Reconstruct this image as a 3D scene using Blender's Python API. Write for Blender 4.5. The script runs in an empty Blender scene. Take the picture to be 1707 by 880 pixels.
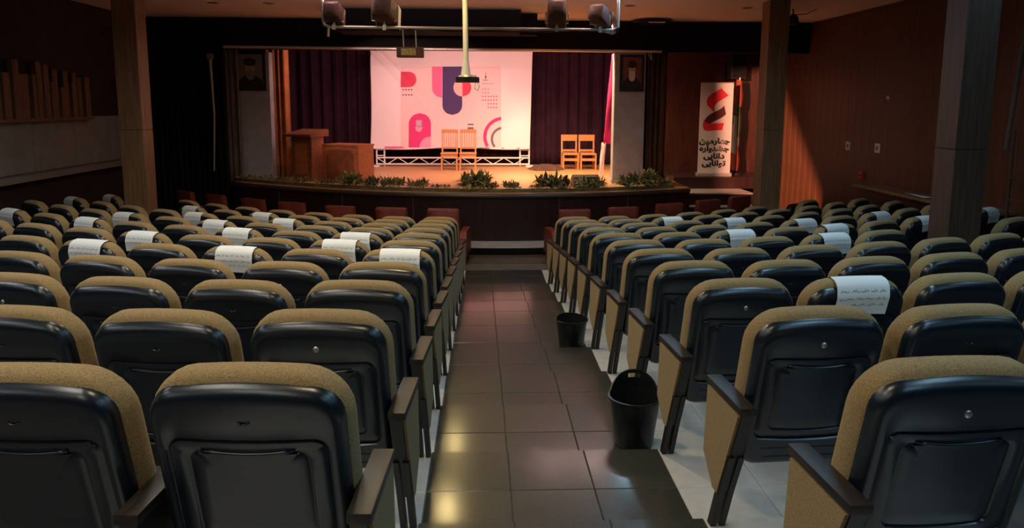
import bpy, bmesh, math, random
from mathutils import Vector, Matrix
random.seed(7)
R = math.radians
C = bpy.context.scene.collection
SC = bpy.context.scene

# ------------------------------------------------------------------ camera
CZ = 2.894                      # eye height above the flat floor before the stage
F, IW, IH = 1233.0, 1707, 880
YAW, PIT, ROL, SHY = .0402, .1434, .0048, -89.58
cy, sy, cp, sp, cr, sr = (math.cos(YAW), math.sin(YAW), math.cos(PIT), math.sin(PIT), math.cos(ROL), math.sin(ROL))
FW = Vector((cp*sy, cp*cy, -sp)); RT = Vector((cy, -sy, 0)); UP = Vector((sp*sy, sp*cy, cp))
RT2 = cr*RT + sr*UP; UP2 = cr*UP - sr*RT
cam = bpy.data.cameras.new('camera'); camo = bpy.data.objects.new('camera', cam); C.objects.link(camo)
cam.sensor_fit = 'HORIZONTAL'; cam.sensor_width = 36; cam.lens = F/IW*36
cam.shift_y = SHY/IW; cam.clip_start = .05
camo.matrix_world = Matrix(((RT2.x, UP2.x, -FW.x, 0), (RT2.y, UP2.y, -FW.y, 0), (RT2.z, UP2.z, -FW.z, CZ), (0, 0, 0, 1)))
SC.camera = camo
EYE = Vector((0, 0, CZ))
def ray(px, py):
    u = (px-IW/2)/F; v = (py-IH/2-SHY)/F
    return FW + RT2*u - UP2*v
def P(px, py, Y):               # point of the room seen there, on the upright plane Y
    r = ray(px, py); return EYE + r*(Y/r.y)
def PZ(px, py, z):              # the same on the level z
    r = ray(px, py); return EYE + r*((z-CZ)/r.z)
def PX(px, py, X):
    r = ray(px, py); return EYE + r*(X/r.x)

# ------------------------------------------------------------------ world, exposure, lights
w = bpy.data.worlds.new('world'); SC.world = w; w.use_nodes = True
w.node_tree.nodes['Background'].inputs[0].default_value = (.02, .03, .05, 1)
w.node_tree.nodes['Background'].inputs[1].default_value = .3
vs = SC.view_settings
vs.view_transform = 'Standard'; vs.look = 'None'; vs.gamma = 1; vs.use_curve_mapping = False; vs.exposure = 0
CEIL = CZ + 1.80
WARM, COOL, NEUT = (1, .80, .50), (.42, .75, 1), (.93, .97, 1)
# recessed downlights along the aisle: x, y, watts, colour, words
YEL = (1, .74, .30)
DOWN = [(-.50, 12.5, 16, YEL, 'nearest the stage'), (-.52, 10.0, 20, YEL, 'second from the stage'), (2.4, 11.4, 18, COOL, 'the cool one right of the others'),
        (-.6, 5.6, 34, WARM, 'third from the stage'), (-.3, 1.8, 16, WARM, 'farthest from the stage')]
# unseen strip lamps added for light and highlights on the seats, running towards the stage: x, watts per lamp, colour, words
STRIPS = [(-1.9, 24, (1, .93, .80), 'over the left seats nearer the aisle'), (-4.9, 24, NEUT, 'over the left seats nearer the wall'),
          (2.6, 21, COOL, 'over the right seats nearer the aisle'), (5.2, 10, COOL, 'over the right seats nearer the wall')]
SPOTS = []                      # filled with the real fixtures further down
def add_light(name, kind, loc, energy, color, target=None, parent=None, **kw):
    l = bpy.data.lights.new(name, kind); l.energy = energy; l.color = color
    for k, v in kw.items(): setattr(l, k, v)
    o = bpy.data.objects.new(name, l); C.objects.link(o); o.location = loc
    if target is not None:
        o.rotation_euler = (Vector(target)-Vector(loc)).to_track_quat('-Z', 'Y').to_euler()
    if parent: o.parent = parent; o.location = Vector(loc) - parent.location
    return o
PINK, AMBER = (1, .57, .50), (1, .60, .34)
# unseen area lamps added behind the black fascia to light backdrop and brighten floor
add_light('stage_fill_light', 'AREA', (-.3, 17.3, CZ+1.62), 175, (1, .54, .51), (-.5, 20.6, 1.2), shape='RECTANGLE', size=7.0, size_y=.25, spread=R(150))
add_light('stage_fill_light', 'AREA', (1.9, 17.2, CZ+1.62), 240, (1, .64, .36), (2.2, 18.0, 1.1), shape='RECTANGLE', size=2.6, size_y=.25, spread=R(120))

# ------------------------------------------------------------------ materials
def mat(name, col, rough=.6, spec=.5, metal=0, noise=0, scale=20, bump=0, bscale=None, col2=None, stretch=None, coat=0, emit=None, estr=1, coord='Object', sheen=0):
    m = bpy.data.materials.new(name); m.use_nodes = True
    nt = m.node_tree; b = nt.nodes['Principled BSDF']
    b.inputs['Base Color'].default_value = (*col, 1); b.inputs['Roughness'].default_value = rough
    b.inputs['Specular IOR Level'].default_value = spec; b.inputs['Metallic'].default_value = metal
    b.inputs['Coat Weight'].default_value = coat; b.inputs['Coat Roughness'].default_value = .15
    if sheen: b.inputs['Sheen Weight'].default_value = sheen
    if emit: b.inputs['Emission Color'].default_value = (*emit, 1); b.inputs['Emission Strength'].default_value = estr
    if noise or col2 or bump:
        tc = nt.nodes.new('ShaderNodeTexCoord'); mp = nt.nodes.new('ShaderNodeMapping')
        nt.links.new(tc.outputs[coord], mp.inputs[0])
        if stretch: mp.inputs['Scale'].default_value = stretch
        n = nt.nodes.new('ShaderNodeTexNoise'); n.inputs['Scale'].default_value = scale; n.inputs['Detail'].default_value = 5
        nt.links.new(mp.outputs[0], n.inputs['Vector'])
        if noise or col2:
            rp = nt.nodes.new('ShaderNodeValToRGB')
            c2 = col2 or tuple(max(0, c*(1-noise)) for c in col)
            rp.color_ramp.elements[0].color = (*c2, 1); rp.color_ramp.elements[1].color = (*col, 1)
            rp.color_ramp.elements[0].position = .35; rp.color_ramp.elements[1].position = .65
            nt.links.new(n.outputs[0], rp.inputs[0]); nt.links.new(rp.outputs[0], b.inputs['Base Color'])
        if bump:
            n2 = n
            if bscale:
                n2 = nt.nodes.new('ShaderNodeTexNoise'); n2.inputs['Scale'].default_value = bscale; n2.inputs['Detail'].default_value = 3
                nt.links.new(mp.outputs[0], n2.inputs['Vector'])
            bp = nt.nodes.new('ShaderNodeBump'); bp.inputs['Strength'].default_value = bump; bp.inputs['Distance'].default_value = .01
            nt.links.new(n2.outputs[0], bp.inputs['Height']); nt.links.new(bp.outputs[0], b.inputs['Normal'])
    return m
M = dict(
    fabric=mat('tan_fabric', (.405, .282, .130), .95, .12, noise=.38, scale=170, bump=.5, bscale=300, sheen=.12),
    shell=mat('black_shell_plastic', (.0040, .0098, .0175), .28, .75, bump=.05, bscale=500, scale=300),
    frame=mat('black_frame', (.012, .010, .009), .45, .5),
    arm=mat('arm_wood', (.030, .022, .017), .42, .45, noise=.5, scale=8, stretch=(8, 1, 8)),
    badge=mat('badge_metal', (.6, .6, .58), .3, .5, metal=.9),
    paper=mat('paper', (.82, .85, .85), .8, .3),
    ink=mat('ink', (.10, .16, .22), .8, .2),
    red=mat('red_vinyl', (.21, .040, .022), .5, .4, noise=.3, scale=6),
    wood=mat('mahogany', (.17, .066, .030), .42, .45, noise=.4, scale=4, stretch=(6, 6, .5)),
    woodplank=mat('mahogany_boards', (.105, .042, .020), .42, .45, noise=.4, scale=4, stretch=(6, .4, 6)),
    wooddk=mat('dark_mahogany', (.060, .018, .011), .4, .5, noise=.5, scale=4, stretch=(6, 6, .5)),
    pillar=mat('pillar_wood', (.26, .145, .070), .5, .4, noise=.4, scale=5, stretch=(8, 8, .4)),
    pillardk=mat('pillar_walnut', (.085, .050, .036), .5, .4, noise=.4, scale=5, stretch=(8, 8, .4)),
    slat=mat('slat_wood', (.17, .088, .040), .6, .3, noise=.5, scale=5, stretch=(8, 8, .5)),
    granite=mat('dark_granite', (.052, .055, .043), .38, .4, noise=.5, scale=160, bump=.012, bscale=9, coat=.7),
    granite2=mat('dark_granite_worn', (.043, .046, .037), .42, .4, noise=.5, scale=140, bump=.012, bscale=9, coat=.6),
    whitetile=mat('white_tile', (.62, .60, .56), .35, .4, noise=.12, scale=12),
    concrete=mat('grey_floor', (.14, .13, .12), .6, .3, noise=.3, scale=6),
    frontfloor=mat('front_floor', (.10, .085, .075), .4, .4, noise=.3, scale=4),
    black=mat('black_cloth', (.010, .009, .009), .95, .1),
    blackpaint=mat('black_paint', (.0065, .0055, .005), .85, .15, noise=.3, scale=3),
    ceil=mat('ceiling_paint', (.72, .60, .57), .9, .1, noise=.06, scale=3),
    greywall=mat('grey_wall', (.24, .235, .225), .85, .2, noise=.15, scale=3),
    darkwall=mat('dark_wall', (.04, .026, .022), .8, .2, noise=.3, scale=3),
    ledge=mat('grey_ledge', (.20, .18, .165), .6, .3),
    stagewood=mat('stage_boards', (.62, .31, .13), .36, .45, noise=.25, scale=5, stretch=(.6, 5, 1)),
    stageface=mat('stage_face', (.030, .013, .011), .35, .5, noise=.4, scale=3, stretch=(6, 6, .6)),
    rim=mat('stage_rim', (.06, .042, .036), .3, .5),
    purple=mat('purple_velvet', (.036, .0125, .024), .9, .15, noise=.3, scale=3),
    orange=mat('rust_velvet', (.52, .19, .07), .9, .15, noise=.3, scale=3),
    brown=mat('brown_velvet', (.10, .052, .036), .9, .15, noise=.3, scale=3),
    magenta=mat('magenta_cloth', (.62, .03, .16), .8, .2),
    post=mat('grey_post', (.42, .44, .47), .8, .2, noise=.18, scale=5),
    postdk=mat('grey_brown_post', (.15, .115, .095), .8, .2, noise=.2, scale=5),
    chrome=mat('chrome', (.75, .74, .72), .18, .5, metal=1),
    steel=mat('grey_steel', (.42, .40, .37), .4, .5, metal=.6),
    whitepaint=mat('white_paint', (.80, .76, .70), .5, .4),
    rust=mat('rusty_paint', (.065, .022, .016), .55, .4, noise=.4, scale=9),
    lens=mat('spot_lens', (.6, .5, .4), .1, .5),
    gold=mat('gold_lamp', (.42, .29, .10), .4, .5, metal=.4, noise=.5, scale=30),
    bannerwhite=mat('banner_cloth', (.86, .76, .77), .85, .2),
    bannerpanel=mat('banner_panel', (.82, .61, .60), .85, .2),
    p_pink=mat('print_pink', (.72, .055, .21), .85, .2), p_rose=mat('print_rose', (.80, .17, .34), .85, .2),
    p_red=mat('print_red', (.72, .065, .13), .85, .2), p_navy=mat('print_navy', (.085, .055, .16), .85, .2),
    p_peach=mat('print_peach', (.85, .50, .46), .85, .2), p_grey=mat('print_grey', (.19, .14, .15), .85, .2),
    p_light=mat('print_light', (.86, .33, .48), .85, .2), p_silver=mat('print_silver', (.45, .40, .42), .7, .2),
    rollwhite=mat('rollup_print', (.42, .385, .375), .6, .3), p_deep=mat('print_deep_red', (.42, .012, .022), .6, .3),
    p_dark=mat('print_dark_red', (.055, .006, .008), .6, .3), p_black=mat('print_black', (.010, .008, .010), .6, .3),
    flaggreen=mat('flag_green', (.05, .09, .045), .8, .2), flagred=mat('flag_red', (.22, .05, .03), .8, .2), flagwhite=mat('flag_white', (.30, .27, .24), .8, .2),
    beech=mat('beech_wood', (.50, .215, .075), .42, .4, noise=.25, scale=6, stretch=(6, 6, .6)),
    deskwood=mat('desk_wood', (.46, .16, .07), .42, .4, noise=.3, scale=5, stretch=(1, 6, 6)),
    deskdk=mat('desk_dark_wood', (.24, .085, .04), .45, .4, noise=.3, scale=5),
    leaf=mat('leaf', (.36, .33, .12), .6, .3, noise=.5, scale=9), leafdk=mat('leaf_dark', (.17, .155, .07), .6, .3, noise=.5, scale=9),
    leaflt=mat('leaf_light', (.42, .37, .15), .6, .3), leafred=mat('leaf_red', (.26, .05, .03), .6, .3),
    bin=mat('bin_plastic', (.010, .012, .013), .32, .5),
    plate=mat('switch_plate', (.72, .70, .66), .5, .4), redplastic=mat('red_plastic', (.5, .02, .02), .4, .5),
    dark=mat('dark_plastic', (.012, .010, .010), .5, .4), skin=mat('portrait_skin', (.66, .46, .36), .6, .3),
    beard=mat('portrait_beard', (.75, .72, .70), .6, .3), robe=mat('portrait_robe', (.030, .026, .028), .6, .3),
    pbg=mat('portrait_ground', (.25, .215, .195), .6, .3), pbg2=mat('portrait_ground_red', (.20, .065, .06), .6, .3),
    leather=mat('leather', (.035, .014, .010), .3, .5), cable=mat('cable', (.02, .018, .018), .6, .3), lamp=mat('lamp_glass', (.8, .8, .8), .3, .3),
)

# ------------------------------------------------------------------ mesh helpers
def link(name, me, parent=None):
    o = bpy.data.objects.new(name, me); C.objects.link(o)
    if parent: o.parent = parent
    return o
class MB:                       # collects shapes for ONE mesh
    def __init__(s): s.v = []; s.f = []; s.mi = []; s.m = 0
    def add(s, vs, fs):
        n = len(s.v); s.v += [tuple(v) for v in vs]
        for f in fs: s.f.append(tuple(i+n for i in f)); s.mi.append(s.m)
        return s
    def box(s, a, b, bev=0):
        (x0, y0, z0), (x1, y1, z1) = a, b
        if bev:
            bm = bmesh.new(); bmesh.ops.create_cube(bm, size=1)
            for v in bm.verts: v.co = Vector(((x0+x1)/2+v.co.x*(x1-x0), (y0+y1)/2+v.co.y*(y1-y0), (z0+z1)/2+v.co.z*(z1-z0)))
            bmesh.ops.bevel(bm, geom=bm.edges[:], offset=bev, segments=2, profile=.7, affect='EDGES')
            bm.verts.index_update()
            s.add([v.co[:] for v in bm.verts], [[v.index for v in f.verts] for f in bm.faces]); bm.free(); return s
        vs = [(x, y, z) for z in (z0, z1) for y in (y0, y1) for x in (x0, x1)]
        return s.add(vs, [(0, 2, 3, 1), (4, 5, 7, 6), (0, 1, 5, 4), (2, 6, 7, 3), (0, 4, 6, 2), (1, 3, 7, 5)])
    def tube(s, pts, r, n=8, cap=True):
        pts = [Vector(p) for p in pts]; rs = r if isinstance(r, (list, tuple)) else [r]*len(pts)
        vs, fs = [], []
        for i, p in enumerate(pts):
            t = (pts[min(i+1, len(pts)-1)]-pts[max(i-1, 0)]).normalized()
            a = t.orthogonal().normalized() if i == 0 else (a - t*a.dot(t)).normalized()
            b = t.cross(a)
            for k in range(n):
                q = 2*math.pi*k/n; vs.append(p+(a*math.cos(q)+b*math.sin(q))*rs[i])
        for i in range(len(pts)-1):
            for k in range(n):
                fs.append((i*n+k, i*n+(k+1) % n, (i+1)*n+(k+1) % n, (i+1)*n+k))
        if cap: fs += [tuple(range(n))[::-1], tuple((len(pts)-1)*n+k for k in range(n))]
        return s.add(vs, fs)
    def lathe(s, prof, c=(0, 0, 0), n=20, axis='z', cap=True):
        vs, fs = [], []
        for r, h in prof:
            for k in range(n):
                q = 2*math.pi*k/n; x, y = r*math.cos(q), r*math.sin(q)
                vs.append((c[0]+x, c[1]+y, c[2]+h) if axis == 'z' else (c[0]+x, c[1]+h, c[2]+y) if axis == 'y' else (c[0]+h, c[1]+x, c[2]+y))
        for i in range(len(prof)-1):
            for k in range(n): fs.append((i*n+k, i*n+(k+1) % n, (i+1)*n+(k+1) % n, (i+1)*n+k))
        if cap: fs += [tuple(range(n))[::-1], tuple((len(prof)-1)*n+k for k in range(n))]
        return s.add(vs, fs)
    def prism(s, poly, y0, y1, axis='y'):     # poly in (x,z) for 'y', (y,z) for 'x', (x,y) for 'z'
        n = len(poly)
        def pt(a, b, h): return (a, h, b) if axis == 'y' else (h, a, b) if axis == 'x' else (a, b, h)
        vs = [pt(a, b, y0) for a, b in poly]+[pt(a, b, y1) for a, b in poly]
        return s.add(vs, [tuple(range(n)), tuple(range(2*n-1, n-1, -1))]+[(i, (i+1) % n+0, (i+1) % n+n, i+n) for i in range(n)])
    def rings(s, rings, caps=True):           # lists of equal length, joined in order
        n = len(rings[0]); vs = [p for r in rings for p in r]; fs = []
        for i in range(len(rings)-1):
            for k in range(n): fs.append((i*n+k, i*n+(k+1) % n, (i+1)*n+(k+1) % n, (i+1)*n+k))
        if caps: fs += [tuple(range(n))[::-1], tuple((len(rings)-1)*n+k for k in range(n))]
        return s.add(vs, fs)
    def grid(s, fn, nu, nv):
        vs = [fn(i/nu, j/nv) for j in range(nv+1) for i in range(nu+1)]
        return s.add(vs, [(j*(nu+1)+i, j*(nu+1)+i+1, (j+1)*(nu+1)+i+1, (j+1)*(nu+1)+i) for j in range(nv) for i in range(nu)])
    def mesh(s, name, mats, smooth=False):
        me = bpy.data.meshes.new(name); me.from_pydata(s.v, [], s.f)
        for m in (mats if isinstance(mats, (list, tuple)) else [mats]): me.materials.append(m)
        if any(s.mi): me.polygons.foreach_set('material_index', s.mi)
        bm = bmesh.new(); bm.from_mesh(me); bmesh.ops.recalc_face_normals(bm, faces=bm.faces[:]); bm.to_mesh(me); bm.free()
        if smooth: 
            me.polygons.foreach_set('use_smooth', [True]*len(me.polygons))
            if smooth != 'all': me.set_sharp_from_angle(angle=R(smooth if smooth is not True else 40))
        return me
    def build(s, name, mats, parent=None, smooth=False):
        return link(name, s.mesh(name, mats, smooth), parent)
def tag(o, label=None, cat=None, group=None, kind=None):
    if label: o['label'] = label
    if cat: o['category'] = cat
    if group: o['group'] = group
    if kind: o['kind'] = kind
    return o
def thing(name, label, cat, loc=(0, 0, 0), rz=0, group=None):
    o = bpy.data.objects.new(name, None); C.objects.link(o); o.location = loc; o.rotation_euler = (0, 0, rz)
    o.empty_display_size = .1
    return tag(o, label, cat, group)
def copy_tree(o, parent=None):
    c = o.copy(); C.objects.link(c)
    if parent: c.parent = parent
    for ch in o.children:
        d = ch.copy(); C.objects.link(d); d.parent = c
        for g in ch.children:
            e = g.copy(); C.objects.link(e); e.parent = d
    return c
def struct(o): o['kind'] = 'structure'; return o
def rrect(hw, z0, z1, r, n=6, arch=0, sag=0):  # rounded rectangle in (x,z), arch lifts the top edge's middle
    pts = []
    for (cx, cz, a0) in ((hw-r, z0+r, -90), (hw-r, z1-r, 0), (-hw+r, z1-r, 90), (-hw+r, z0+r, 180)):
        for k in range(n+1):
            a = R(a0+90*k/n); pts.append([cx+r*math.cos(a), cz+r*math.sin(a)])
    top = []                                    # extra points along the top and bottom edges
    out = []
    for i, p in enumerate(pts):
        out.append(p); q = pts[(i+1) % len(pts)]
        if abs(p[1]-q[1]) < 1e-6 and abs(p[0]-q[0]) > .02:
            for t in (.2, .4, .6, .8): out.append([p[0]+(q[0]-p[0])*t, p[1]])
    zm = (z0+z1)/2
    for p in out:
        k = 1-(p[0]/hw)**2
        if p[1] > zm: p[1] += arch*k
        else: p[1] += sag*k
    return out

# ------------------------------------------------------------------ the hall
S_, PITCH = .0962, .9
Y0, ZT = 1.9476, 1.1086
XM = (-.6728+1.4157)/2
def arc(k, X): return (.0222+.0045*k)*(X-XM)**2
def rowz(k): return max(0, (11-k))*S_
XL, XRt = -.2975, 1.0352
WLX, WRX = -7.4, 7.3
fl = MB()
xs = [WLX+(WRX-WLX)*i/48 for i in range(49)]
def nose(k, X):
    a = max(0, abs(X-XM)-.95); return Y0+k*PITCH+.346+((.0222+.0045*k)*((a+.95)**2-.95**2) if a else 0)
prev = [-3.6]*49
for k in range(0, 11):
    cur = [nose(k, x) for x in xs]; z = rowz(k); zn = rowz(k+1)
    vs = [(x, p, z) for x, p in zip(xs, prev)]+[(x, c, z) for x, c in zip(xs, cur)]+[(x, c, zn) for x, c in zip(xs, cur)]
    fl.add(vs, [(i, i+1, 50+i, 49+i) for i in range(48)]+[(49+i, 50+i, 99+i, 98+i) for i in range(48)])
    prev = cur
vs = [(x, p, 0) for x, p in zip(xs, prev)]+[(x, 23.2, 0) for x in xs]
fl.add(vs, [(i, i+1, 50+i, 49+i) for i in range(48)])
floor = struct(fl.build('floor', M['concrete']))
# dark granite tiles of the stepped aisle and the white tiles along its edges, piece by piece
TW = (XRt-XL)/3
def tile_mesh(name, wx, wy, m, h=.010, b=.004):
    mb = MB(); r = [[(0, 0, 0), (wx, 0, 0), (wx, wy, 0), (0, wy, 0)], [(0, 0, h-b), (wx, 0, h-b), (wx, wy, h-b), (0, wy, h-b)],
                    [(b, b, h), (wx-b, b, h), (wx-b, wy-b, h), (b, wy-b, h)]]
    return mb.rings(r).mesh(name, m)
tmA = [tile_mesh('tile', TW-.003, .447, M['granite']), tile_mesh('tile', TW-.003, .447, M['granite2'])]
tmW = tile_mesh('tile', .447, .447, M['whitetile'])
for k in range(-1, 13):
    for h in range(2):
        y = Y0+(k-1)*PITCH+.346+h*.45+.0015; z = rowz(k) if k >= 0 else rowz(0)
        if k == 12 and h: continue
        for i in range(3):
            o = link('tile', random.choice(tmA), floor); o.location = (XL+i*TW+.0015, y, z+random.uniform(0, .0008))
        for i in range(2):
            for X in (XRt+i*.45+.0015, XL-.45*(i+1)+.0015):
                o = link('tile', tmW, floor); o.location = (X, y, z-.001)
mb = MB().box((-5.0, 13.2, 0), (5.4, 14.0, .006)); o = mb.build('floor_border', M['frontfloor'], floor)

ceil = struct(MB().box((WLX-.2, -3.8, CEIL), (WRX+.2, 16.75, CEIL+.12)).build('ceiling', M['ceil']))
struct(MB().box((WLX-.2, -3.8, -.1), (WRX+.2, -3.6, CEIL)).build('wall_back', M['darkwall']))
wl = struct(MB().box((WLX-.2, -3.8, -.1), (WLX, 23.4, CEIL+.1)).build('wall_left', M['darkwall']))
wr = struct(MB().box((WRX, -3.8, -.1), (WRX+.2, 23.4, CEIL+.1)).build('wall_right', M['wooddk']))
struct(MB().box((WLX-.2, 23.2, -.1), (WRX+.2, 23.4, 6.2)).build('wall_front', M['blackpaint']))
# mahogany boards of the right wall
bm_ = [tile_mesh('plank', .297, 4.55, m, .016, .004) for m in (M['woodplank'],)]
y = .0
for i in range(66):
    o = link('plank', bm_[0], wr); o.matrix_local = Matrix(((0, 0, -1, WRX), (1, 0, 0, 3.2+i*.30), (0, 1, 0, .05), (0, 0, 0, 1)))
# left wall: grey panels, ledge, slat rack
ledz = P(0, 305, 11.3).z
for i in range(9):
    MB().box((WLX, 5.0+i*1.25, ledz+.06), (WLX+.02, 6.24+i*1.25, CZ-.28)).build('panel', M['greywall'], wl)
struct(MB().box((WLX, 4.5, ledz-.05), (WLX+.22, 16.1, ledz+.05)).build('trim_1', M['ledge']))
rack = thing('slat_rack', 'rough vertical wooden slats fixed high along the dark left wall', 'wall slats', (WLX, 12, CZ-.33))
MB().box((.021, -2.6, 0), (.16, 2.2, .05)).build('rail', M['slat'], rack)
yy = -2.55
while yy < 2.15:
    wd = random.uniform(.10, .17); hh = random.uniform(.75, 1.12)-.16*max(0, yy)
    MB().box((.03+random.uniform(0, .03), yy, .05), (.07+random.uniform(0, .07), yy+wd, hh)).build('slat', M['slat'], rack); yy += wd+random.uniform(.012, .05)
# right wall counter with papers
cz_ = P(1465, 305, 13.4).z
ct = thing('wall_counter', 'brown wooden counter ledge along the right wall behind the near pillar', 'counter', (WRX-.2, 11.6, 0))
MB().box((-.28, -1.9, cz_-.05), (.18, 1.75, cz_)).build('countertop', M['pillar'], ct)
MB().box((-.16, -1.85, .0), (.18, 1.7, cz_-.05)).build('front_panel', M['wooddk'], ct)
pp = MB().grid(lambda u, v: (WRX-.44+.2*u+.03*v, 11.15+.62*v, cz_+.004+.008*math.sin(3*u+2*v)), 4, 6).build('paper_sheet', M['paper'])
tag(pp, 'white paper lying on the wooden counter by the right wall', 'paper')
# switch plates and small red box on the right wall
for px, py, lb in ((1414, 243, 'white square switch plate on the right wall, nearer the stage'), (1463, 247, 'white square switch plate on the right wall, nearer the near pillar')):
    q = PX(px, py, WRX-.016)
    t = thing('switch_plate', lb, 'switch', q)
    MB().box((-.012, -.085, -.085), (0, .085, .085), .003).build('plate', M['plate'], t)
    MB().box((-.020, -.03, -.035), (-.012, .03, .035)).build('rocker', M['ledge'], t)
q = PX(1438, 292, WRX-.016)
t = thing('alarm_box', 'small red box on the right wall below the switch plates', 'alarm', q)
MB().box((-.05, -.07, -.07), (0, .07, .07), .008).build('case', M['redplastic'], t)
MB().lathe([(.02, 0), (.02, -.012)], (-.05, 0, 0), 10, 'x').build('button', M['dark'], t)
q = PX(1481, 163, WRX-.016)
tag(MB().lathe([(.03, 0), (.035, -.01), (.02, -.03), (.005, -.034)], q, 12, 'x').build('wall_hook', M['plate'], None, True), 'tiny pale round knob high on the right wall boards', 'hook')

# pillars
def pillar(px, d, wid, m, label, dx=0):
    x = dx; t = thing('pillar', label, 'pillar', (x, d, 0))
    h = CEIL
    MB().box((-wid/2, -wid/2, 0), (wid/2, wid/2, 2.45), .008).build('lower_casing', m, t)
    MB().box((-wid/2, -wid/2, 2.455), (wid/2, wid/2, h), .008).build('upper_casing', m, t)
    MB().box((-wid/2-.012, -wid/2-.012, 0), (wid/2+.012, wid/2+.012, .12)).build('plinth', M['pillardk'], t)
    return t
pillar(0, 12.05, .36, M['pillar'], 'brown wooden pillar standing among the left seats', -5.50)
pillar(0, 13.2, .36, M['pillar'], 'brown wooden pillar on the right, nearer the stage', 5.17)
pillar(0, 7.45, .34, M['pillardk'], 'dark wooden pillar standing among the right seats, nearest the camera', 4.93)
PILL = [(-5.5, 12.05), (5.17, 13.2), (4.93, 7.45)]

# recessed downlights over the seats
for n, (x, y, e, c, wd_) in enumerate(DOWN):
    t = thing('ceiling_downlight', f'round recessed ceiling downlight above the aisle, {wd_}', 'ceiling light', (x, y, CEIL), 0, 'hall ceiling downlights')
    MB().lathe([(.15, 0), (.15, -.012), (.125, -.02), (.115, -.004)], (0, 0, 0), 24, cap=False).build('trim_ring', M['whitepaint'], t, True)
    add_light('downlight_lamp', 'AREA', (x, y, CEIL-.022), e, c, parent=t, shape='DISK', size=.22, spread=R(165))

for x, e, c, wd_ in STRIPS:
    for y, w2_ in ((-1.2, 'behind the camera'), (1.5, 'nearest the camera'), (4.2, 'second from the camera'), (6.9, 'third from the camera'), (9.3, 'nearest the stage')):
        if y > 9 and abs(x) > 4: continue
        t = thing('added_strip_light', f'unseen added strip light {wd_}, {w2_}', 'ceiling light', (x, y, CEIL), 0, 'added strip lamps over the seats')
        MB().box((-.11, -.92, -.05), (.11, .92, 0), .006).build('housing', M['whitepaint'], t)
        for s_ in (-1, 1): MB().box((-.10, s_*.91-.012, -.07), (.10, s_*.91+.012, -.05)).build('end_cap', M['whitepaint'], t)
        add_light('added_strip_lamp', 'AREA', (x, y, CEIL-.056), e, c, parent=t, shape='RECTANGLE', size=.16, size_y=1.75, spread=R(165))

# ------------------------------------------------------------------ auditorium seats
SH = .25
def lean(y, z): return y+SH*(1.05-z)
def padded(specs):
    rs = []
    for hw, z0, z1, r, dep, arch, sag in specs:
        rs.append([(x, lean(dep, z), z) for x, z in rrect(hw, z0, z1, r, 6, arch, sag)])
    return MB().rings(rs)
shell_me = padded([
    (.262, .345, 1.012, .07, .078, .024, 0), (.276, .335, 1.026, .082, .062, .026, 0), (.2785, .334, 1.027, .084, .050, .026, 0),
    (.277, .337, 1.021, .082, .030, .026, 0), (.272, .341, 1.011, .078, .016, .024, 0), (.264, .348, .998, .074, .005, .022, 0), (.255, .356, .985, .07, -.0005, .018, 0), (.247, .364, .974, .066, -.002, .014, 0),
    (.238, .480, .888, .05, -.003, -.012, -.012), (.233, .486, .883, .046, .006, -.012, -.012), (.230, .489, .880, .044, .006, -.012, -.012), (.225, .494, .875, .04, -.002, -.012, -.012),
    (.178, .526, .846, .035, -.003, -.012, -.012), (.174, .530, .841, .033, .004, -.012, -.012), (.170, .534, .837, .03, .004, -.012, -.012),
    (.166, .538, .833, .03, -.001, -.010, -.010), (.13, .58, .79, .03, .002, -.008, -.01), (.08, .62, .75, .02, .003, 0, 0)]).mesh('back_shell', M['shell'], 60)
lip_me = MB().tube([(x, lean(-.004, z), z) for x, z in [(-.135+.27*i/8, .842-.014*(1-(2*i/8-1)**2)) for i in range(9)]], [.003]+[.0065]*7+[.003], 6).mesh('pocket_lip', M['shell'], 'all')
low_me = MB().tube([(x, lean(-.002, z), z) for x, z in [(-.215+.43*i/8, .480-.014*(1-(2*i/8-1)**2)) for i in range(9)]], [.003]+[.007]*7+[.003], 6)
low_me.box((-.19, lean(0, .43)-.004, .427), (.19, lean(0, .43)+.01, .432)).box((-.17, lean(0, .385)-.004, .382), (.17, lean(0, .385)+.01, .387))
low_me = low_me.mesh('lower_ridge', M['shell'], 40)
cush_me = padded([
    (.240, .46, 1.02, .10, .030, .012, 0), (.272, .425, 1.046, .11, .045, .016, 0), (.285, .41, 1.060, .128, .065, .018, 0), (.291, .41, 1.064, .135, .100, .018, 0), (.291, .41, 1.064, .135, .125, .018, 0),
    (.284, .415, 1.056, .13, .150, .016, 0), (.258, .44, 1.03, .12, .172, .01, 0), (.20, .50, .96, .1, .180, 0, 0), (.1, .6, .87, .05, .183, 0, 0)]).mesh('back_cushion', M['fabric'], 'all')
def seatpad():
    rs = []
    for hw, z0, z1, r, dep in [(.20, .40, .60, .06, .195), (.245, .36, .655, .08, .205), (.262, .345, .675, .09, .225), (.265, .34, .68, .09, .25), (.255, .35, .672, .085, .272), (.22, .38, .63, .08, .282)]:
        rs.append([(x, dep+.10*(.7-z)+.045, z) for x, z in rrect(hw, z0, z1, r, 5)])
    return MB().rings(rs)
pad_me = seatpad().mesh('seat_cushion', M['fabric'], 'all')
pan_me = MB().rings([[(x, dep+.10*(.7-z)+.045, z) for x, z in rrect(hw, .36, .64, .08, 5)] for hw, dep in ((.245, .280), (.245, .298), (.22, .308))]).mesh('seat_pan', M['shell'], 40)
badge_me = MB().lathe([(.0125, .004), (.0125, -.004), (.009, -.007), (.002, -.0075)], (0, lean(0, .937)-.003, .937), 12, 'y').mesh('badge', M['badge'], 40)
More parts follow.
